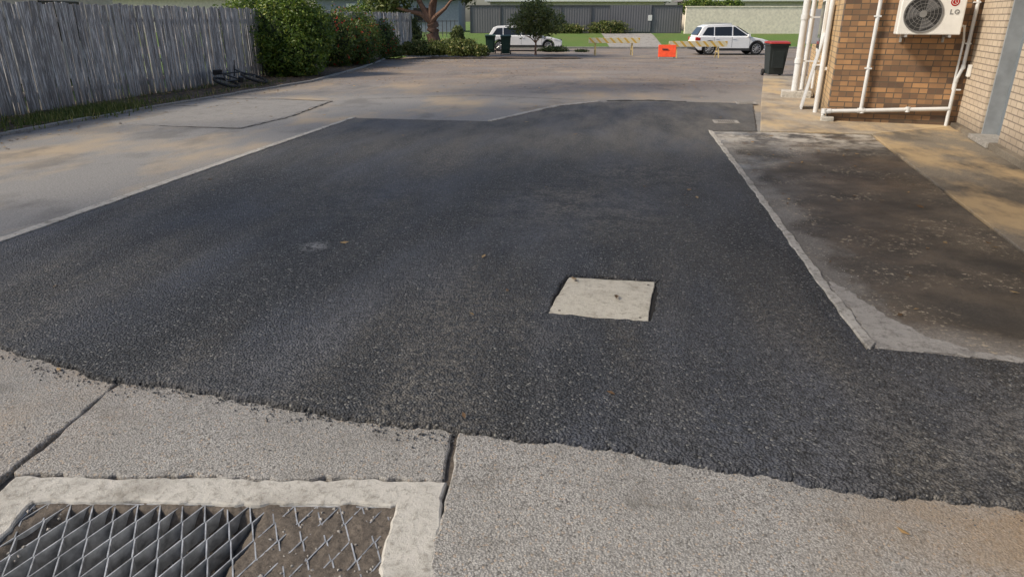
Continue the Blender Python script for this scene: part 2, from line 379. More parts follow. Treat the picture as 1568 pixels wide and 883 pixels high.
# edging strips
slab('driveway_edging',rough_line([(-4.875,3.4),(-4.785,3.4),(-4.785,6.75),(-4.765,9.4),(-4.735,11.86),(-4.82,11.86),(-4.855,9.4),(-4.875,6.75),(-4.875,3.4)],.1,.005)[:-1],0,.032,M['kerb'],lip=.006)
slab('driveway_edging',rough_line([(1.355,3.52),(1.405,3.6),(1.39,4.31),(1.395,7.05),(1.38,11.2),(1.33,11.33),(1.325,11.2),(1.345,7.05),(1.34,4.31),(1.355,3.52)],.07,.005)[:-1],0,.030,M['kerb'],lip=.006)
slab('driveway_edging',rough_line([(-2.33,11.86),(-2.24,11.80),(-1.32,14.16),(-.53,15.13),(-.6,15.2),(-1.44,14.22),(-2.33,11.86)],.08,.008)[:-1],0,.032,M['kerb'],lip=.006)
slab('stained_pavement',[(1.40,3.55),(1.75,3.54),(2.1,3.49),(3.2,3.44),(3.0,5.28),(3.72,11.3),(2.1,11.33),(1.4,11.26)],-.05,.014,M['pad'],lip=.006)
slab('pavement_edge_concrete',rough_line([(1.41,3.56),(1.75,3.54),(2.1,3.49),(3.3,3.42),(3.3,3.48),(2.25,3.53),(1.9,3.60),(1.72,3.74),(1.58,4.10),(1.47,4.45),(1.42,4.7),(1.41,3.56)],.025,.012)[:-1],.0,.019,M['edge'],lip=.003)
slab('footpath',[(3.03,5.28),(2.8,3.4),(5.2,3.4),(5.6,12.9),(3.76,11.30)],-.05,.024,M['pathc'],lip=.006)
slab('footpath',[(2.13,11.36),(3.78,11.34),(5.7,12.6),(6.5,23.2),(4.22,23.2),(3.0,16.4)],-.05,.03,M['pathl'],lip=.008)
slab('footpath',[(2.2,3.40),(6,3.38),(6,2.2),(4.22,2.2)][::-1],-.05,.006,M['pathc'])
def strip(name,pts,w,z,mat):
    p=rough_line(pts,.08,.008); vs=[];fs=[]
    for i,(x,y) in enumerate(p):
        a=p[max(0,i-1)];b=p[min(len(p)-1,i+1)]; dx,dy=b[0]-a[0],b[1]-a[1]; q=math.hypot(dx,dy) or 1; ww=w*random.uniform(.4,1.3)/2
        vs+=[(x-dy/q*ww,y+dx/q*ww,z),(x+dy/q*ww,y-dx/q*ww,z)]
    fs=[(2*i,2*i+1,2*i+3,2*i+2) for i in range(len(p)-1)]
    return MB().add(vs,fs).obj(name,[mat])
strip('pavement_crack',[(-8.5,10.65),(-7.3,10.5),(-6.15,10.46),(-6.02,12),(-6.3,14.5),(-7.5,14.7),(-9,14.5)],.05,.003,M['black'])
strip('pavement_crack',[(-9.2,13.2),(-6.86,13.23),(-6.1,13.0)],.04,.003,M['black'])
strip('pavement_crack',[(-5.9,14.9),(-3.5,16.2),(-.9,15.6)],.03,.003,M['black'])
strip('pavement_crack',[(-.4,15.5),(.5,15.75),(1.3,15.6)],.2,.003,M['black'])
slab('asphalt_patch',rough_line([(-8.4,10.55),(-6.2,10.5),(-6.1,12),(-6.35,14.4),(-7.5,14.6),(-8.8,14.4),(-8.4,10.55)],.1,.02)[:-1],-.02,.004,m_conc('old_patch_mat',(.19,.185,.18),(.30,.29,.275),(.13,.125,.12),.6),lip=.01)
for (x,y,a) in((1.72,12.35,0),(2.5,15.35,0)):
    e=empty('drain_grate',(x,y,0),a)
    mb=MB(); mb.box((0,0,.024),(.42,.42,.012),0); mb.obj('surround',[M['edge']],e)
    mb=MB()
    for i in range(9): mb.box((-.14+i*.035,0,.033),(.016,.3,.008))
    mb.box((0,.155,.033),(.32,.016,.008)); mb.box((0,-.155,.033),(.32,.016,.008)); mb.obj('bars',[M['edge']],e)
    mb=MB(); mb.box((0,0,.0305),(.3,.3,.001)); mb.obj('well',[M['black']],e)
# concrete apron slabs
slabA=rough_line([(-2.37,2.9),(-2.385,2.56),(-2.34,2.2),(-2.315,1.85),(-2.27,1.2),(-2.2,-1)],.05,.006)+[(-6,-1),(-6,4.2),(-3.4,3.3)]
slab('concrete_apron',slabA,-.1,.0,M['agg'],lip=.008)
slabB=rough_line([(-2.335,2.85),(-2.35,2.56),(-2.31,2.2),(-2.285,1.90)],.05,.006)+rough_line([(-2.28,1.895),(-1.4,2.015),(-.62,2.125)],.03,.009)+rough_line([(-.62,2.13),(-.645,2.28),(-.665,2.6)],.05,.004)+[(-.67,2.7)]
slab('concrete_apron',slabB,-.1,-.002,M['agg'],lip=.010)
slabC=rough_line([(-.64,2.6),(-.625,2.44),(-.57,2.10),(-.525,1.62),(-.44,.9),(-.3,-1)],.05,.006)+[(6,-1),(6,2.6)]
slab('concrete_apron',slabC,-.1,.006,M['agg'],lip=.009)
# drainage pit: concrete frame, grate, silt
pe=empty('drainage_grate',(-2.24,1.86,0),R(8.1))
W,D=1.66,1.15; fr=.155; ft=.125
fo=rough_line([(0,0),(0,-D),(W,-D),(W,0),(0,0)],.03,.006)[:-1]; fi=rough_line([(fr,-ft),(W-fr,-ft),(W-fr,-D+ft),(fr,-D+ft),(fr,-ft)],.03,.006)[:-1]
slab('concrete_frame',fo,-.12,.004,M['conc'],[fi],lip=.010,parent=pe)
mb=MB(); x0,x1=fr+.012,W-fr-.012; cw=.088; cl=.175
n=int((x1-x0)/cw)+1; cw=(x1-x0)/(n-.0); y0=-ft-.012; rows=int((D-2*ft)/cl)
for i in range(n):
    for side in(-1,1):
        xc=x0+(i+.5)*cw
        pts=[(xc+side*((cw/2-.0024) if j%2 else .0024),y0-j*cl/2) for j in range(rows*2+1)]
        for (a,b),(c,d) in zip(pts,pts[1:]):
            L=math.hypot(c-a,d-b); mb.box(((a+c)/2,(b+d)/2,-.037),(L+.001,.0046,.056),0,rz=math.atan2(d-b,c-a))
for yy in (y0+.004,y0-rows*cl-.004): mb.box(((x0+x1)/2,yy,-.037),(x1-x0+.04,.005,.058))
for xx in (x0-.004,x1+.004): mb.box((xx,y0-rows*cl/2,-.0375),(.005,rows*cl,.057))
mb.obj('steel_bars',[M['steel']],pe)
nx,ny=220,130; vs=[];fs=[]
for j in range(ny+1):
    for i in range(nx+1):
        x=fr-.02+(W-2*fr+.04)*i/nx; y=-ft+.02-(D-2*ft+.04)*j/ny
        c=ss(.28,.40,x+.07*mn.noise((x*3,y*5,0))+(-.12-y)*.5)*(1-ss(.94,1.04,x+.08*mn.noise((x*4,y*6,3))))*ss(-.15,-.21,y+.02*mn.noise((x*8,0,1)))
        z=-.0095*(1-c)-.080*c+.008*mn.noise((x*14,y*14,5))+.004*mn.noise((x*50,y*50,5))
        vs.append((x,y,z))
for j in range(ny):
    for i in range(nx): a=j*(nx+1)+i; fs.append((a,a+1,a+nx+2,a+nx+1))
MB().add(vs,fs).obj('silt',[M['dirt']],pe,smooth=True)
strip('joint_soil',[(-2.36,2.8),(-2.36,2.5),(-2.30,1.9),(-2.25,1.2),(-2.2,.4)],.09,-.03,M['dirt'])
strip('joint_soil',[(-2.3,1.88),(-1.4,2.0),(-.6,2.11)],.10,-.028,M['dirt'])
strip('joint_soil',[(-.655,2.5),(-.60,2.1),(-.54,1.62),(-.45,.8)],.09,-.02,M['dirt'])

# ------------------------------------------------------------ scatter
def scatter(name,pts,size,mats,kind='leaf',var=.5):
    vs=[];fs=[]
    for (x,y,z) in pts:
        s=size*random.uniform(1-var,1+var); a=random.uniform(0,6.28); o=len(vs)
        c,sn=math.cos(a),math.sin(a)
        if kind=='leaf':
            h=[random.uniform(0,.35)*s for _ in range(4)]
            for (u,v),k in zip(((-1,0),(0,-.38),(1,0),(0,.38)),h): vs.append((x+(u*c-v*sn)*s,y+(u*sn+v*c)*s,z+.002+k))
            fs+=[(o,o+1,o+2),(o,o+2,o+3)]
        else:
            k=[(1,0,0),(0,1,0),(-1,0,0),(0,-1,0)]; 
            for (u,v,_) in k:
                q=s*random.uniform(.6,1.2); vs.append((x+(u*c-v*sn)*q,y+(u*sn+v*c)*q,z+s*random.uniform(.1,.5)))
            vs.append((x+random.uniform(-.3,.3)*s,y+random.uniform(-.3,.3)*s,z+s*random.uniform(.7,1.1))); 
            for i in range(4): vs.append((vs[o+i][0],vs[o+i][1],z-.003))
            fs+=[(o+i,o+(i+1)%4,o+4) for i in range(4)]+[(o+i,o+5+i,o+5+(i+1)%4,o+(i+1)%4) for i in range(4)]
    return MB().add(vs,fs).obj(name,mats)
pts=[]
for _ in range(7000):
    y=random.triangular(17,37,30); x=random.uniform(xl(y)+.1,xr(y)-.2) if random.random()<.75 else xl(y)+abs(random.gauss(0,1.3))
    if mn.noise((x*.35,y*.35,2))+random.uniform(-.3,.3)>-.05: pts.append((x,y,gz(x,y)+.0))
for _ in range(260):
    y=random.uniform(4,19); x=-9.3+abs(random.gauss(0,.7)); pts.append((x,y,.0))
for _ in range(90):
    y=random.uniform(11.6,19); pts.append((random.uniform(-9,2),y,.025))
for _ in range(60):
    y=random.uniform(4,11); pts.append((random.uniform(1.5,3.1),y,.016))
for _ in range(25):
    y=random.uniform(3.2,11); pts.append((random.uniform(-4.6,1.2),y,.023))
scatter('leaf_litter',pts,.03,[M['dry']])
pts=[(random.uniform(-11.4,bx(y)-.1),y,.045) for y in [random.uniform(5,30) for _ in range(2600)]]
scatter('leaf_litter',pts,.04,[M['dry']])
scatter('fallen_leaf',[(.012,2.83,.024),(1.03,2.07,.008),(-2.75,2.66,.004),(-.62,2.52,.03),(1.62,1.80,.008)],.024,[M['dry']],var=.1)
pts=[]
fl=rough_line(front,.02,.02)
for _ in range(2200):
    x,y=random.choice(fl); 
    if -4<x<3: pts.append((x+random.gauss(0,.02),y-abs(random.gauss(0,.05))-.008,.004))
scatter('loose_tar_stones',pts,.0034,[M['tarst']],'stone',.7)
pts=[]
for _ in range(1300): pts.append((random.uniform(-3.5,2.2),random.uniform(1.4,2.5),.004))
pts=[p for p in pts if not(-2.25<p[0]<-.5 and p[1]<2.15) and p[1]<2.25]
for _ in range(500):
    y=random.uniform(3.6,11); pts.append((1.45+abs(random.gauss(0,.12)),y,.016))
scatter('pebbles',pts,.003,[M['peb']],'stone',.6)
pts=[]
for _ in range(22000):
    y=2.35+abs(random.gauss(0,1.7)); x=random.uniform(-4.2,3.2)
    if (y<3.5 or x<1.3) and y>2.50-.06*x+ (0.12 if x<-2.2 else 0)+max(0,-x-2.4)*.42 and not(-.42<x<.32 and 3.68<y<4.43) and y<8: pts.append((x,y,.020))
scatter('asphalt_aggregate',pts,.0046,[M['tarst']],'stone',.6)
pts=[]
a=R(8.1)
for _ in range(350):
    u=random.uniform(.16,1.5); v=random.uniform(-.95,-.14); pts.append((-2.24+u*math.cos(a)-v*math.sin(a),1.86+u*math.sin(a)+v*math.cos(a),-.008 if (u<.3 or u>1.08) else -.08))
scatter('pit_gravel',pts,.005,[M['peb']],'stone',.6)

# ------------------------------------------------------------ foliage
def leaves(name,blobs,n,size,mat,parent=None,shell=.55,flat=.5,seed=1,core=True,asp=.45):
    g=np.random.default_rng(seed)
    w=np.array([b[1][0]*b[1][1]+b[1][2]*b[1][0] for b in blobs]); w/=w.sum()
    idx=g.choice(len(blobs),n,p=w)
    C=np.array([b[0] for b in blobs])[idx]; Rr=np.array([b[1] for b in blobs])[idx]
    d=g.normal(size=(n,3)); d/=np.linalg.norm(d,axis=1)[:,None]
    r=shell+(1-shell)*g.random(n)**.6
    lump=1+.13*np.sin(d[:,0]*7+C[:,0]*3)*np.sin(d[:,1]*6+1+C[:,1])+.09*np.sin(d[:,2]*11+d[:,0]*9)+g.normal(0,.05,n)
    P=C+d*Rr*(r*lump)[:,None]
    nrm=d*flat+g.normal(size=(n,3))*.6; nrm/=np.linalg.norm(nrm,axis=1)[:,None]
    t=np.cross(nrm,g.normal(size=(n,3))); t/=np.linalg.norm(t,axis=1)[:,None]; b=np.cross(nrm,t)
    s=size*(.6+.8*g.random(n))[:,None]
    V=np.stack([P-t*s,P-b*s*asp+nrm*s*.15,P+t*s,P+b*s*asp+nrm*s*.15],1).reshape(-1,3)
    F=np.arange(n*4).reshape(-1,4)
    F=F[P[:,2]>.02]
    me=bpy.data.meshes.new(name); me.from_pydata(V.tolist(),[],F.tolist()); me.materials.append(mat)
    o=bpy.data.objects.new(name,me); sc.collection.objects.link(o)
    if parent: o.parent=parent
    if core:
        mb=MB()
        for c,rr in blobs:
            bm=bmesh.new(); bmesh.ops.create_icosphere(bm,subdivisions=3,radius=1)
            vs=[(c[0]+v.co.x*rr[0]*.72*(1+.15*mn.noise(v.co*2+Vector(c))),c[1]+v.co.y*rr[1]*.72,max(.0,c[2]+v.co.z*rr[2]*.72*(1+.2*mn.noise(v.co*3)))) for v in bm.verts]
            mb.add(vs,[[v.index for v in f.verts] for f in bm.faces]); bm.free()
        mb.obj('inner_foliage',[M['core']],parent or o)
    return o
def bush(name,blobs,n,size,mat,seed=1,stems=True):
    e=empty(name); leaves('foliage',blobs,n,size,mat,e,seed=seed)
    mb=MB(); c=blobs[0][0]
    for i in range(5):
        a=i*1.3; mb.tube((c[0]+.1*math.cos(a),c[1]+.1*math.sin(a),0),(c[0]+.6*math.cos(a),c[1]+.6*math.sin(a),c[2]),.03,r2=.015)
    mb.obj('stems',[M['bark']],e); return e
bush('hedge_bush',[((-10.7,21.2,1.05),(1.35,1.3,1.1)),((-10.2,20.9,.65),(1.0,.95,.75)),((-11.7,21.3,1.3),(1.0,1.1,1.15)),((-10.6,21.5,1.75),(1.1,.9,.7)),((-9.95,21.6,1.2),(.8,.9,.85))],38000,.05,M['lf1'],2)
bush('flowering_shrub',[((-10.9,25.5,.95),(1.1,1.2,1.05)),((-10.5,27,.8),(.9,1.2,.9)),((-11.4,28.6,1.05),(1.2,1.4,1.1)),((-11.2,31.2,.8),(1.0,1.2,.9))],24000,.055,M['lf2'],3)
def W3(X,F,z): x,y=S(X,F); return (x,y,z)
bush('shrub',[(W3(-6.6,39,1.2),(1.1,1.0,1.3)),(W3(-5.6,38.5,.9),(.9,.9,.9))],7000,.08,M['lf3'],4)
bush('low_shrub',[(W3(-2.4,35.2,.3),(.8,.7,.5)),(W3(-1.6,35.0,.2),(.5,.5,.35))],6000,.06,M['lf4'],5)
bush('low_shrub',[(W3(-6.2,34,.25),(1.2,.8,.45)),(W3(-4.4,35.5,.3),(1.2,.8,.45)),(W3(-3.3,36.5,.3),(.8,.7,.45))],9000,.06,M['lf4'],6)
bush('low_shrub',[(W3(-2.8,37.5,.75),(.35,.35,.6))],3000,.06,M['lf3'],7)
bush('low_shrub',[(W3(2.3,40,-.0),(.9,.6,.3)),(W3(3.8,39.6,-.05),(.5,.4,.2))],4000,.05,M['lf4'],9)
vs=[];fs=[]
for _ in range(3400):
    y=random.gauss(11.6,.85); x=-9.95+random.gauss(0,.3); 
    if random.random()<.25: y=random.uniform(8,19); x=random.choice([-10.7,-9.6])+random.gauss(0,.12)
    h=random.uniform(.05,.16); a=random.uniform(0,6.28); o=len(vs); dx,dy=math.cos(a)*.011,math.sin(a)*.011
    vs+=[(x-dx,y-dy,.02),(x+dx,y+dy,.02),(x+dy*6*random.uniform(-1,1),y+dx*6*random.uniform(-1,1),.02+h)]; fs.append((o,o+1,o+2))
MB().add(vs,fs).obj('weeds',[M['lf4']])

def tree(name,base,top,r0,crowns,n,size,mat,seed,limbs=6,core=False,fork=None):
    e=empty(name); mb=MB(); rd=random.Random(seed)
    b=Vector(base); t=Vector(top); fk=b.lerp(t,fork or .55)
    prev=b; pr=r0*1.25
    N=6
    for i in range(1,N+1):
        q=b.lerp(fk,i/N)+Vector((rd.uniform(-1,1),rd.uniform(-1,1),0))*r0*.3; rr=r0*(1-.25*i/N); mb.tube(prev,q,pr,0,12,rr); prev,pr=q,rr
    for k in range(limbs):
        c=Vector(crowns[k%len(crowns)][0])+Vector((rd.uniform(-.4,.4),)*3)*crowns[k%len(crowns)][1][0]
        p=prev; r=pr*.62
        for i in range(1,5):
            q=prev.lerp(c,i/4)+Vector((rd.uniform(-1,1),rd.uniform(-1,1),rd.uniform(0,1)))*.06*(c-prev).length; mb.tube(p,q,r,0,8,r*.68); r*=.68;p=q
    mb.obj('trunk',[M['bark']],e,smooth=True)
    leaves('crown',crowns,n,size,mat,e,shell=.25,seed=seed,core=core); return e
tb=W3(-4.15,38,.0)
tree('forked_tree',tb,(tb[0]+.2,tb[1],4.2),.37,[((tb[0]-1.6,tb[1]+.4,4.6),(1.8,1.6,1.5)),((tb[0]+1.3,tb[1]-.3,4.9),(1.9,1.7,1.5)),((tb[0]-.1,tb[1]+.2,5.6),(2.1,2,1.6)),((tb[0]-2.2,tb[1]-.2,2.8),(1.4,1.,1.0)),((tb[0]+1.8,tb[1]-.2,3.0),(.9,.8,.55))],11000,.13,M['lf3'],11,limbs=7,fork=.36)
tb=W3(1.25,38.2,-.1)
tree('small_tree',tb,(tb[0],tb[1],1.6),.06,[((tb[0]-.7,tb[1],1.45),(.8,.7,.6)),((tb[0]+.75,tb[1]+.1,1.5),(.85,.7,.65)),((tb[0],tb[1],2.05),(1.0,.8,.65)),((tb[0]+.1,tb[1],1.1),(.7,.6,.4))],5500,.07,M['lf3'],12,limbs=8,fork=.35)
# unseen trees added beyond the fence, crowns placed to shade the driveway
EL,AZ=R(40),R(-22)
SUN=Vector((-math.cos(EL)*math.cos(AZ),math.cos(EL)*math.sin(AZ),math.sin(EL)))
k=0
for gx,gy,rr,dn in [(-2.0,6.5,2.7,90),(-2.4,12.5,2.9,110),(2.6,8.0,1.4,420),(2.5,4.9,1.6,420),(-1,18.5,2.6,110)]:
    t=(gx+13.4)/-SUN.x; c=Vector((gx,gy,0))+SUN*t; k+=1
    tree('shade_tree',(c.x,c.y,0),(c.x,c.y,c.z),.2,[((c.x,c.y,c.z),(rr,rr,rr*.62)),((c.x+rr*.5,c.y+rr*.4,c.z+rr*.3),(rr*.6,rr*.6,rr*.45)),((c.x-rr*.5,c.y-rr*.5,c.z-.2),(rr*.6,rr*.6,rr*.4))],int(dn*rr*rr),.28,M['lf3'],20+k,limbs=5,fork=.6)

# ------------------------------------------------------------ timber fence
mb=MB(); y=3.0
while y<36:
    w=random.uniform(.088,.1); h=1.95+random.gauss(0,.018)-(.12 if random.random()<.03 else 0)
    mb.box((-11.0-(.012 if int(y*10)%2 else 0)+random.gauss(0,.008),y+w/2,h/2),(.016,w-.003,h),0,rx=random.gauss(0,.004),rz=random.gauss(0,.08))
    y+=w+random.choice([.002,.004,.012])
mb.box((-11.06,19.5,.35),(.04,33,.09)); mb.box((-11.06,19.5,1.65),(.04,33,.09))
for i in range(14): mb.box((-11.13,3.5+i*2.4,.9),(.1,.1,1.8))
mb.obj('timber_fence',[M['timber']])

# ------------------------------------------------------------ bicycle lying on its side
be=empty('bicycle',(-10.0,17.3,.09),0)
be.rotation_euler=(R(16),0,R(75))
mb=MB()
up=Vector((.12,-.05,1))
for c in((-.5,0,.06),(.5,.02,.10)):
    mb.torus(c,up,.31,.034,0,30,8)
mb.obj('tyres',[M['tyre']],be,smooth=True)
mb=MB()
for c in((-.5,0,.06),(.5,.02,.10)):
    mb.tube((c[0],c[1],c[2]-.05),(c[0],c[1],c[2]+.06),.02)
    for i in range(14):
        a=i*math.pi/7; mb.tube(c,(c[0]+.3*math.cos(a),c[1]+.3*math.sin(a),c[2]-.036*math.cos(a)+.015*math.sin(a)),.0025,n=4)
mb.obj('hubs_and_spokes',[M['rim']],be)
mb=MB()
J={'bb':(-.08,-.05,.12),'seat':(-.22,.42,.14),'head':(.36,.38,.16),'rear':(-.5,0,.1),'front':(.5,.02,.14)}
for a,b in(('bb','seat'),('bb','head'),('seat','head'),('bb','rear'),('seat','rear'),('head','front')): mb.tube(J[a],J[b],.018)
mb.tube(J['head'],(.33,.55,.17),.015); mb.tube((.33,.55,-.0),(.30,.57,.42),.014); mb.tube(J['seat'],(-.25,.52,.14),.014); mb.box((-.27,.55,.14),(.26,.06,.12))
mb.tube((-.08,-.05,.06),(-.08,-.05,.2),.07)
mb.obj('frame',[M['blackp']],be,smooth=True)

# ------------------------------------------------------------ building (right)
bd=empty('brick_building',(3.46,12.79,0),R(-10.2))
H=5.6
mb=MB(); mb.box((.975+.1,.125,H/2),(2.15,.25,H)); mb.obj('front_wall',[M['brown']],bd)
mb=MB(); mb.box((.125,3.9,H/2),(.246,7.3,H))
mb.obj('side_wall',[M['browny']],bd)
mb=MB(); mb.box((2.08,-.6755,H/2),(.25,1.349,H)); mb.box((2.08,-6.15,H/2),(.25,7.7,H)); mb.box((2.08,-1.83,H/2+1.06),(.25,.958,H-2.12)); mb.obj('return_wall',[M['cream']],bd)
mb=MB(); mb.box((2.2,-1.83,1.07),(.05,.9,2.06)); mb.obj('door',[M['door']],bd,bev=.004)
mb=MB(); mb.box((2.10,-1.375,1.06),(.23,.05,2.11)); mb.box((2.10,-2.285,1.06),(.23,.05,2.11)); mb.box((2.1,-1.83,2.09),(.23,.86,.05)); mb.obj('door_frame',[M['frame']],bd,bev=.004)
mb=MB(); mb.box((2.0,-1.83,.065),(.35,.95,.07)); mb.tube((2.16,-2.2,1.0),(2.10,-2.2,1.0),.02); mb.tube((2.10,-2.2,1.0),(2.10,-2.1,1.0),.012); mb.obj('threshold_and_handle',[M['edge']],bd,bev=.006)
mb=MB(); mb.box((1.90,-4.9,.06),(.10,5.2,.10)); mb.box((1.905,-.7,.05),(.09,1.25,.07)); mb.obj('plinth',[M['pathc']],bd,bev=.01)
mb=MB(); mb.box((6.2,-1.2,H/2),(7.95,17.0,H)); mb.box((1.2,4.2,H/2),(1.8,6.6,H)); mb.obj('rear_mass',[M['cream']],bd)
mb=MB(); mb.prism([(-.55,H),(10.6,H),(10.6,H+.15),(5,H+2.2),(-.55,H+.15)],-10.2,8,0); mb.obj('roof',[M['roof']],bd)
mb=MB()
def pipe(pts,r,parent_mb):
    for a,b in zip(pts,pts[1:]): parent_mb.tube(a,b,r,n=16)
    for p in pts[1:-1]:
        parent_mb.tube((p[0]-.0,p[1],p[2]-r*1.25),(p[0],p[1],p[2]+r*1.25),r*1.22,n=16)
pipe([(-.06,.12,.0),(-.06,.12,.17),(-.06,-.07,.19),(.52,-.07,.22),(1.2,-.07,.265),(1.80,-.07,.30)],.032,mb)
pipe([(.50,-.07,.225),(.50,-.07,5.4)],.030,mb)
pipe([(1.80,-.07,.02),(1.80,-.07,.75),(1.86,-.06,.95),(1.86,-.06,5.4)],.027,mb)
for z in(.9,1.7): mb.box((.50,-.05,z),(.10,.10,.025))
for z in(.6,1.3,1.9): mb.box((1.85,-.045,z),(.09,.08,.02))
mb.tube((.445,-.07,.218),(.555,-.07,.224),.042,n=16); mb.tube((-.02,-.07,.19),(.04,-.07,.195),.04,n=16)
mb.obj('waste_pipes',[M['offw']],bd,smooth=True)
mb=MB(); mb.box((-.0,-.05,.06),(.2,.22,.08)); mb.obj('concrete_block',[M['conc']],bd,bev=.01)
mb=MB(); mb.box((1.93,-.16,.9),(.04,.12,.18)); mb.obj('isolator_box',[M['white']],bd,bev=.006)
mb=MB(); pipe([(-.12,1.1,.02),(-.12,1.1,5.4)],.045,mb); pipe([(-.42,3.9,.15),(-.42,3.9,5.4)],.075,mb); pipe([(-.12,3.0,.3),(-.12,3.0,5.4)],.03,mb); pipe([(-.25,4.4,.1),(-.25,4.4,5.4)],.05,mb)
for z in(.8,1.7): mb.box((-.2,3.9,z),(.5,.03,.03)); mb.tube((-.42,3.9,z-.05),(-.42,3.9,z+.05),.09,n=16)
mb.obj('stack_pipes',[M['offw']],bd,smooth=True)
mb=MB(); mb.box((-.38,3.95,.09),(.62,.5,.16)); mb.obj('stack_base',[M['conc']],bd,bev=.015)
mb=MB(); mb.box((-.16,2.1,1.55),(.06,.9,1.0)); mb.box((-.10,2.1,.78),(.22,1.0,.06)); mb.obj('window_surround',[M['white']],bd,bev=.01)
mb=MB(); mb.box((-.195,2.1,1.55),(.012,.74,.84)); mb.obj('window_glass',[M['glass']],bd)
mb=MB(); mb.box((-.24,1.75,.72),(.03,.5,1.42),0,ry=R(9)); mb.obj('leaning_board',[M['offw']],bd,bev=.005)
mb=MB(); mb.box((-.15,5.2,1.5),(.28,.55,.75)); mb.obj('meter_box',[M['wall2']],bd,bev=.01)
# air conditioner
ac=empty('air_conditioner',(3.46,12.79,0),R(-10.2))
AX,AZ0=1.20,1.43
mb=MB(); mb.box((AX,-.27,AZ0+.30),(.88,.30,.60)); mb.obj('casing',[M['white']],ac,bev=.018,seg=3)
mb=MB(); fc=(AX-.12,-.425,AZ0+.30)
mb.tube((fc[0],-.4225,fc[2]),(fc[0],-.4205,fc[2]),.255,0,40); mb.obj('fan_opening',[M['blackp']],ac)
mb=MB()
for r in(.05,.10,.15,.20,.25): mb.torus((fc[0],-.432,fc[2]),(0,1,0),r,.0025,0,36,6)
for i in range(16):
    a=i*math.pi/8; mb.tube((fc[0]+.05*math.cos(a),-.432,fc[2]+.05*math.sin(a)),(fc[0]+.26*math.cos(a),-.430,fc[2]+.26*math.sin(a)),.002,n=5)
mb.torus((fc[0],-.428,fc[2]),(0,1,0),.265,.008,0,40,8); mb.tube((fc[0],-.426,fc[2]),(fc[0],-.438,fc[2]),.05,0,20)
mb.obj('fan_grille',[plain('grille_mat',(.22,.22,.22),.4)],ac)
mb=MB()
for i in range(3):
    a=i*2*math.pi/3+.5; q=[(fc[0]+r*math.cos(a+w),-.424+(.0 if w<.3 else .0015),fc[2]+r*math.sin(a+w)) for r,w in((.05,0),(.24,-.05),(.25,.9),(.05,.7))]; mb.add(q,[(0,1,2,3)])
mb.obj('fan_blades',[plain('fan_mat',(.13,.13,.135),.4)],ac)
mb=MB(); lx=AX+.30
mb.tube((lx-.02,-.4215,AZ0+.47),(lx-.02,-.4235,AZ0+.47),.06,0,28); mb.obj('badge',[M['tail']],ac)
mb=MB(); mb.torus((lx-.02,-.4245,AZ0+.47),(0,1,0),.038,.0035,0,24,6); mb.box((lx-.02,-.4245,AZ0+.475),(.006,.003,.03)); mb.box((lx-.01,-.4245,AZ0+.462),(.02,.003,.006)); mb.obj('badge_face',[M['white']],ac)
mb=MB()
mb.box((lx-.055,-.4225,AZ0+.33),(.014,.003,.07)); mb.box((lx-.035,-.4225,AZ0+.301),(.04,.003,.013))
mb.torus((lx+.03,-.4225,AZ0+.33),(0,1,0),.028,.006,0,24,6); mb.box((lx+.045,-.424,AZ0+.322),(.028,.003,.011)); mb.obj('lettering',[plain('letter_mat',(.2,.2,.2),.5)],ac)
mb=MB()
for x in(AX-.3,AX+.3): mb.box((x,-.22,AZ0-.02),(.035,.42,.03)); mb.box((x,-.015,AZ0-.06),(.035,.02,.12))
mb.obj('brackets',[M['steel']],ac)
mb=MB(); pipe([(AX+.44,-.2,AZ0+.15),(AX+.52,-.2,AZ0+.12),(AX+.58,-.08,AZ0-.1),(AX+.58,-.06,.6)],.016,mb); mb.obj('refrigerant_line',[M['offw']],ac)

# ------------------------------------------------------------ bins
def wheelie(name,loc,rz,body,lidm):
    e=empty(name,loc,rz); mb=MB()
    b=[(-.22,-.26),(.22,-.26),(.22,.26),(-.22,.26)]; t=[(-.28,-.34),(.28,-.34),(.28,.36),(-.28,.36)]
    vs=[(x,y,.06) for x,y in b]+[(x,y,.94) for x,y in t]; mb.add(vs,[(0,1,2,3),(4,5,6,7),(0,1,5,4),(1,2,6,5),(2,3,7,6),(3,0,4,7)])
    mb.box((0,.01,.93),(.62,.76,.05)); mb.box((0,-.315,.5),(.36,.02,.5)); mb.obj('body',[body],e,bev=.025)
    mb=MB(); mb.prism([(-.39,.96),(-.36,1.01),(0,1.04),(.38,1.01),(.42,.96)],-.3,.3,0); o=mb.obj('lid',[lidm],e,bev=.015); o.rotation_euler=(0,0,R(90))
    mb=MB(); mb.tube((-.3,.28,.1),(-.24,.28,.1),.1,0,20); mb.tube((.24,.28,.1),(.3,.28,.1),.1,0,20); mb.tube((-.25,.28,.1),(.25,.28,.1),.015); mb.tube((-.25,.42,.93),(.25,.42,.93),.018); mb.obj('wheels_and_handle',[M['tyre']],e,bev=.005)
    return e
wheelie('wheelie_bin',(4.55,23.5,.0),R(4),M['bin'],M['red'])
x,y=S(-1.25,42); wheelie('wheelie_bin',(x,y,-.19),YAW,M['dgreen'],M['dgreen'])
x,y=S(-.35,41); wheelie('wheelie_bin',(x,y,-.19),YAW,M['dgreen'],M['dgreen'])

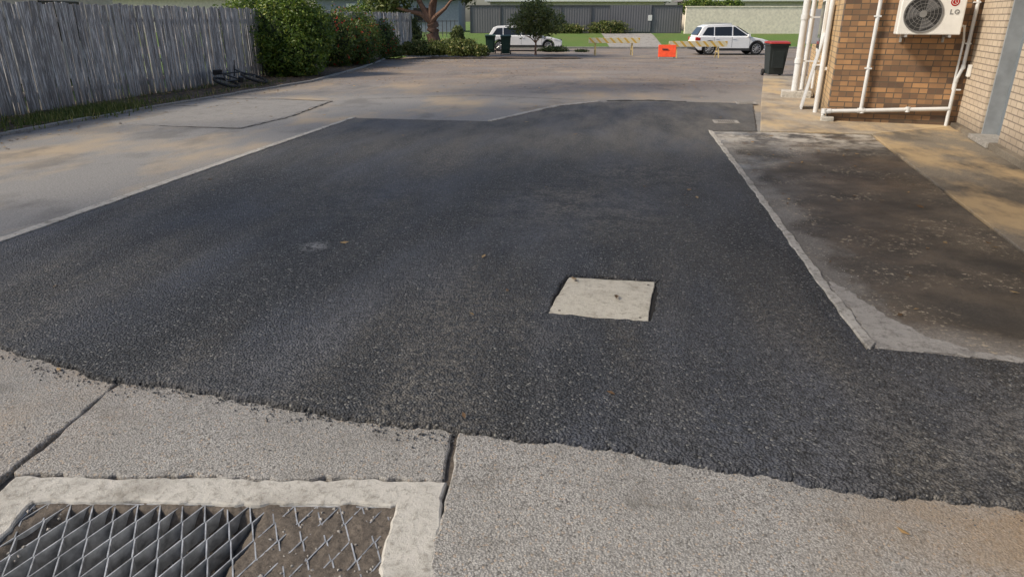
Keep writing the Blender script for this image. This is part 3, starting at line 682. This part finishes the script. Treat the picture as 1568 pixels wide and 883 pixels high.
# ------------------------------------------------------------ cars
def car(name,X,F,L,H,flip,suv):
    x,y=S(X,F); e=empty(name,(x,y,gF(F)+.012),YAW+(math.pi if flip else 0))
    h=L/2; wr=.345 if suv else .315; fx,rx=h-.86,-h+.80; W2=.9
    belt=H*.60; sill=.26
    def arch(cx):
        return [(cx+ (wr+.055)*math.cos(t),wr+(wr+.055)*math.sin(t)) for t in [math.pi*i/12 for i in range(13)]]
    lo=[(-h+.04,.38),(-h,.62),(-h+.05,belt-.05),(-h+.28,belt+.02),(h-1.35,belt+.01),(h-.55,belt-.12),(h-.10,belt-.30),(h,.62),(h-.02,.36),(h-.18,.24)]
    fa=[p for p in arch(fx) if p[1]>=.26]; ra=[p for p in arch(rx) if p[1]>=.26]
    poly=lo+[(fa[0][0],.24)]+fa+[(fa[-1][0],.24),(ra[0][0],.24)]+ra+[(ra[-1][0],.24),(-h+.2,.26)]
    mb=MB(); mb.prism(poly,-W2,W2); mb.obj('body',[M['carw']],e,bev=.05,seg=3)
    wb,wt=W2-.05,W2-.22
    prof=[(-h+.10,belt-.02,wb),(-h+.42,H-.12,wt+.02),(-h+.68,H-.03,wt),(-.2,H+.015,wt),(h-2.25,H-.04,wt),(h-2.02,H-.13,wt+.02),(h-1.18,belt-.02,wb)]
    mb=MB(); n=len(prof); vs=[(a,-w,z) for a,z,w in prof]+[(a,w,z) for a,z,w in prof]
    fs=[(i,i+1,n+i+1,n+i) for i in range(n-1)]+[tuple(range(n)),tuple(range(2*n-1,n-1,-1)),(0,n-1,2*n-1,n)]
    mb.add(vs,fs); mb.obj('cabin',[M['carw']],e,bev=.03)
    def wy(z): return wb+(wt+.02-wb)*(z-belt+.02)/(H-.12-belt+.02)
    mb=MB()
    zb,zt=belt+.05,H-.14
    rearx=lambda z:-h+.10+(z-belt+.02)/(H-.12-belt+.02)*.32+.10
    frx=lambda z:h-1.18-(z-belt+.02)/(H-.13-belt+.02)*.84-.10
    xs=[-h+1.02,-.12 if suv else -.2]
    panes=[[(rearx(zb)+.12,zb+.03),(xs[0]-.03,zb),(xs[0]-.03,zt),(rearx(zt)+.14,zt-.02)],[(xs[0]+.03,zb),(xs[1]-.035,zb),(xs[1]-.035,zt+.02),(xs[0]+.03,zt)],[(xs[1]+.035,zb),(frx(zb),zb),(frx(zt),zt),(xs[1]+.035,zt+.02)]]
    for s in(-1,1):
        for p in panes:
            mb.add([(a,s*(wy(z)+.012),z) for a,z in p],[(0,1,2,3)])
    mb.add([(h-1.26,-wb+.10,belt+.08),(h-1.26,wb-.10,belt+.08),(h-1.98,wt-.06,H-.13),(h-1.98,-wt+.06,H-.13)],[(0,1,2,3)])
    for v in range(len(mb.v)-4,len(mb.v)): mb.v[v]=(mb.v[v][0]+.03,mb.v[v][1],mb.v[v][2]+.02)
    mb.add([(-h+.10,-wb+.14,belt+.10),(-h+.10,wb-.14,belt+.10),(-h+.37,wt-.1,H-.15),(-h+.37,-wt+.1,H-.15)],[(0,1,2,3)])
    mb.obj('windows',[M['glass']],e)
    mb=MB()
    mb.box((0,0,.30),(L-.9-2*wr-.9,2*W2+.02,.13)); mb.box((h-.10,0,.34),(.2,1.7,.16)); mb.box((-h+.10,0,.36),(.2,1.7,.18))
    mb.box((h-.035,0,.62),(.06,.9,.14))
    for cx in(fx,rx):
        for s in(-1,1):
            ps=arch(cx)
            for (a,b),(c,d) in zip(ps,ps[1:]): mb.tube((a,s*(W2+.0),b),(c,s*(W2+.0),d),.028 if suv else .012,n=6)
    for xx in(xs[0]+.0,xs[1],h-1.28):
        for s in(-1,1): mb.box((xx,s*(W2+.001),(belt+.38)/2),(.012,.004,belt-.42))
    mb.box((0,0,.42),(L-1.2,1.5,.3))
    mb.obj('black_trim',[M['blackp']],e)
    mb=MB()
    for cx in(fx,rx):
        for s in(-1,1): mb.tube((cx,s*.68,wr),(cx,s*.885,wr),wr,0,28)
    mb.obj('tyres',[M['tyre']],e,bev=.03)
    mb=MB()
    for cx in(fx,rx):
        for s in(-1,1):
            mb.torus((cx,s*.885,wr),(0,1,0),wr*.66,.018,0,28,6); mb.tube((cx,s*.87,wr),(cx,s*.90,wr),.06,0,16)
            for i in range(10):
                a=i*math.pi/5; mb.tube((cx,s*.892,wr),(cx+wr*.64*math.cos(a),s*.888,wr+wr*.64*math.sin(a)),.022,n=6)
    mb.obj('wheel_rims',[M['rim']],e,smooth=True)
    mb=MB()
    for s in(-1,1): mb.box((h-.30,s*.80,belt-.26),(.42,.22,.13),0,ry=R(14))
    mb.obj('headlamps',[M['lamp']],e,bev=.03)
    mb=MB()
    for s in(-1,1): mb.box((-h+.14,s*.80,belt-.12),(.26,.22,.18))
    mb.obj('tail_lamps',[M['tail']],e,bev=.03)
    mb=MB()
    for s in(-1,1):
        mb.box((h-1.38,s*(W2+.08),belt+.07),(.12,.2,.13))
        for xx in(xs[0]+.35,xs[1]+.3) : mb.box((xx-.2,s*(W2+.012),belt-.10),(.18,.03,.025))
    mb.obj('mirrors_and_handles',[M['carw']],e,bev=.02)
    if suv:
        mb=MB()
        for s in(-1,1): mb.tube((-h+.8,s*.60,H+.05),(h-2.3,s*.60,H+.04),.02)
        mb.obj('roof_rails',[M['rim']],e)
    return e
car('parked_car',(1057+1172)/2/1103*41-784/1103*41,41,4.28,1.6,False,True)
car('parked_car',(745+860)/2/1103*46-784/1103*46,46,4.7,1.5,False,False)

# ------------------------------------------------------------ barriers
def barrier(name,X0,X1,F,z1,rz=0):
    x,y=S((X0+X1)/2,F); z0=gF(F); e=empty(name,(x,y,z0),YAW+rz); Lh=(X1-X0)/2
    mb=MB(); mb.box((0,-.19,z1-.13),(2*Lh,.035,.27)); mb.obj('board',[M['stripe']],e,bev=.004)
    mb=MB()
    for xx in(-Lh*.72,Lh*.72):
        for s in(-1,1):
            mb.box((xx+.0,s*.17,(z1)/2),(.05,.03,z1+.02),0,rx=s*R(18))
        mb.box((xx,0,.32),(.04,.40,.05))
    mb.obj('legs',[M['yellow']],e); return e
barrier('road_barrier',4.2,7.0,39.9,.92)
barrier('road_barrier',7.95,10.95,37,.82,R(2))
x,y=S(8.05*.95,35.6); e=empty('road_work_sign',(x,y,gF(35.6)),YAW-R(8))
mb=MB(); mb.box((0,0,.36),(.86,.03,.58),0,rx=R(-14)); mb.obj('panel',[M['orange']],e,bev=.01)
mb=MB(); mb.box((-.1,-.035,.44),(.3,.012,.05),0,rx=R(-14)); mb.box((.05,.005,.32),(.4,.03,.04),0,rx=R(-14)); mb.obj('legend',[M['blackp']],e)
mb=MB(); 
for xx in(-.38,.38): mb.tube((xx,.02,0),(xx,.10,.66),.018); mb.tube((xx,.45,0),(xx,.10,.62),.018)
mb.obj('stand',[M['steel']],e)

# ------------------------------------------------------------ far fences, walls, houses
def local(name,X,F,rz=0,z=0): x,y=S(X,F); return empty(name,(x,y,z),YAW+rz)
zb=.62
e=local('steel_fence',4.9,56.5,0,zb)
mb=MB(); 
mb.box((0,0,1.0),(16.2,.05,2.0)); mb.obj('panels',[M['cb']],e)
mb=MB()
for i in range(8): mb.box((-8.1+i*2.32,-.05,1.02),(.07,.07,2.06))
mb.box((0,-.04,2.03),(16.2,.08,.06)); mb.box((0,-.04,.05),(16.2,.08,.08)); mb.obj('posts_and_rails',[M['darkw']],e)
mb=MB(); mb.box((4.2,-.09,1.1),(3.2,.04,1.9)); mb.box((5.7,-.13,1.15),(.3,.02,.4),1); mb.obj('gate',[M['cb'],M['white']],e)
e=local('rendered_wall',17.6,55.5,0,zb)
mb=MB(); mb.box((0,0,.95),(9.0,.2,1.9)); mb.obj('wall',[M['render_']],e)
mb=MB(); mb.box((0,-.0,1.93),(9.1,.28,.07))
mb.obj('coping',[M['render_']],e,bev=.01)
bush('hedge_bush',[(W3(14.5,56.9,2.5),(1.6,.6,.7)),(W3(16.8,57,2.5),(1.2,.5,.6))],6000,.08,M['lf1'],31)
bush('shrub',[(W3(7.3,55.8,1.0),(1.6,.4,.6)),(W3(4.3,55.9,.9),(1.3,.4,.45))],6000,.07,M['lf4'],32)
e=local('low_fence',-9,52.5,0,.35)
mb=MB()
for i in range(34): mb.box((-5+i*.3,0,.7),(.05,.03,1.1))
mb.box((0,0,1.2),(10.3,.05,.05)); mb.box((0,0,.4),(10.3,.05,.05)); mb.obj('pickets',[M['darkw']],e)
def house(name,X,F,w,d,h,wall,roofm,nwin,z=.5,garage=None):
    e=local(name,X,F,0,z)
    mb=MB(); mb.box((0,d/2,h/2),(w,d,h)); mb.obj('walls',[wall],e)
    mb=MB(); o=.5; vs=[(-w/2-o,-o,h),(w/2+o,-o,h),(w/2+o,d+o,h),(-w/2-o,d+o,h),(-w/2+d/2.5,d/2,h+2),(w/2-d/2.5,d/2,h+2)]
    mb.add(vs,[(0,1,5,4),(1,2,5),(2,3,4,5),(3,0,4),(0,1,2,3)]); mb.obj('roof',[roofm],e)
    mb=MB(); mb.box((0,-o-.05,h-.05),(w+2*o,.1,.14)); mb.obj('gutter',[M['white']],e)
    mb=MB();mg=MB()
    for i in range(nwin):
        xx=-w/2+w*(i+.5)/nwin; mb.box((xx,-.03,h*.5),(1.7,.08,1.2)); mg.box((xx-.4,-.08,h*.5),(.76,.03,1.1)); mg.box((xx+.4,-.08,h*.5),(.76,.03,1.1))
    mb.obj('window_frames',[M['frame']],e); mg.obj('window_panes',[M['glass']],e)
    mb=MB(); mb.box((w*.12,-.05,1.05),(1.0,.08,2.1)); mb.obj('front_door',[M['door']],e)
    if garage is not None:
        mb=MB(); mb.box((garage,-.04,1.15),(2.8,.06,2.3)); 
        for k in range(5): mb.box((garage,-.075,.25+k*.45),(2.7,.012,.4))
        mb.obj('garage_door',[M['white']],e)
    return e
house('brick_house',-10.5,62,12,9,2.8,M['wall2'],M['roof'],2,.6,garage=-2.0)
house('brick_house',6,68,16,9,2.7,M['wallc'],M['roof'],2,.6)
house('brick_house',24,67,14,9,2.7,M['wallc'],M['roof'],2,.6)
house('brick_house',-28,60,14,9,3.0,M['wallc'],M['roof'],3,.4)
e=empty('neighbour_house',(-16.5,14,0),R(90))
mb=MB(); mb.box((0,3,1.35),(15,6,2.7)); mb.obj('walls',[M['wallc']],e)
mb=MB(); vs=[(-8,-.6,2.7),(8,-.6,2.7),(8,6.6,2.7),(-8,6.6,2.7),(-5,3,4.2),(5,3,4.2)]; mb.add(vs,[(0,1,5,4),(1,2,5),(2,3,4,5),(3,0,4),(0,1,2,3)]); mb.obj('roof',[M['roof']],e)
mb=MB()
for xx in(-5,-1.5,2,5.2): mb.box((xx,-.03,1.6),(1.5,.06,1.1))
mb.obj('windows',[M['glass']],e)
mb=MB(); mb.box((0,-.65,2.66),(16,.1,.13)); mb.obj('gutter',[M['white']],e)
for i,(X,F,s) in enumerate([(-16,44,2.4),(-6,72,3.2),(14,80,3.5),(30,52,2.5)]):
    x,y=S(X,F); tree('street_tree',(x,y,.0),(x,y,5.5),.22,[((x,y,5.2),(s,s,s*.8)),((x+1.3,y,4.4),(s*.6,s*.6,s*.5)),((x-1.3,y+.5,4.3),(s*.6,s*.6,s*.6))],4000,.2,M['lf3'],50+i,fork=.5)
bush('hedge_bush',[(W3(-13,42,1.0),(2.4,1.2,1.4)),(W3(-10,43,.8),(1.8,1.,1.1)),(W3(-8.2,41.5,1.2),(1.2,1.0,1.5))],11000,.09,M['lf1'],33)

# ------------------------------------------------------------ light, world, camera
w=bpy.data.worlds.new('World'); sc.world=w; w.use_nodes=True
sk=w.node_tree.nodes.new('ShaderNodeTexSky'); sk.sky_type='NISHITA'; sk.sun_disc=False; sk.sun_elevation=EL
sk.sun_rotation=math.atan2(SUN.x,SUN.y); sk.dust_density=2.5; sk.air_density=1.0; sk.ozone_density=1.0
bg=w.node_tree.nodes['Background']; bg.inputs[1].default_value=.15; w.node_tree.links.new(sk.outputs[0],bg.inputs[0])
l=bpy.data.lights.new('sun','SUN'); l.energy=4.3; l.angle=R(9); l.color=(1,.88,.71)
lo=bpy.data.objects.new('sun',l); sc.collection.objects.link(lo); lo.rotation_euler=SUN.to_track_quat('Z','Y').to_euler()
cam=bpy.data.cameras.new('camera'); co=bpy.data.objects.new('camera',cam); sc.collection.objects.link(co)
cam.lens=24; cam.sensor_width=36; cam.clip_end=2000; cam.clip_start=.05
co.location=(0,0,1.65); co.rotation_euler=(R(90-21.47),0,YAW); sc.camera=co
sc.view_settings.view_transform='Standard'; sc.view_settings.look='None'; sc.view_settings.exposure=0
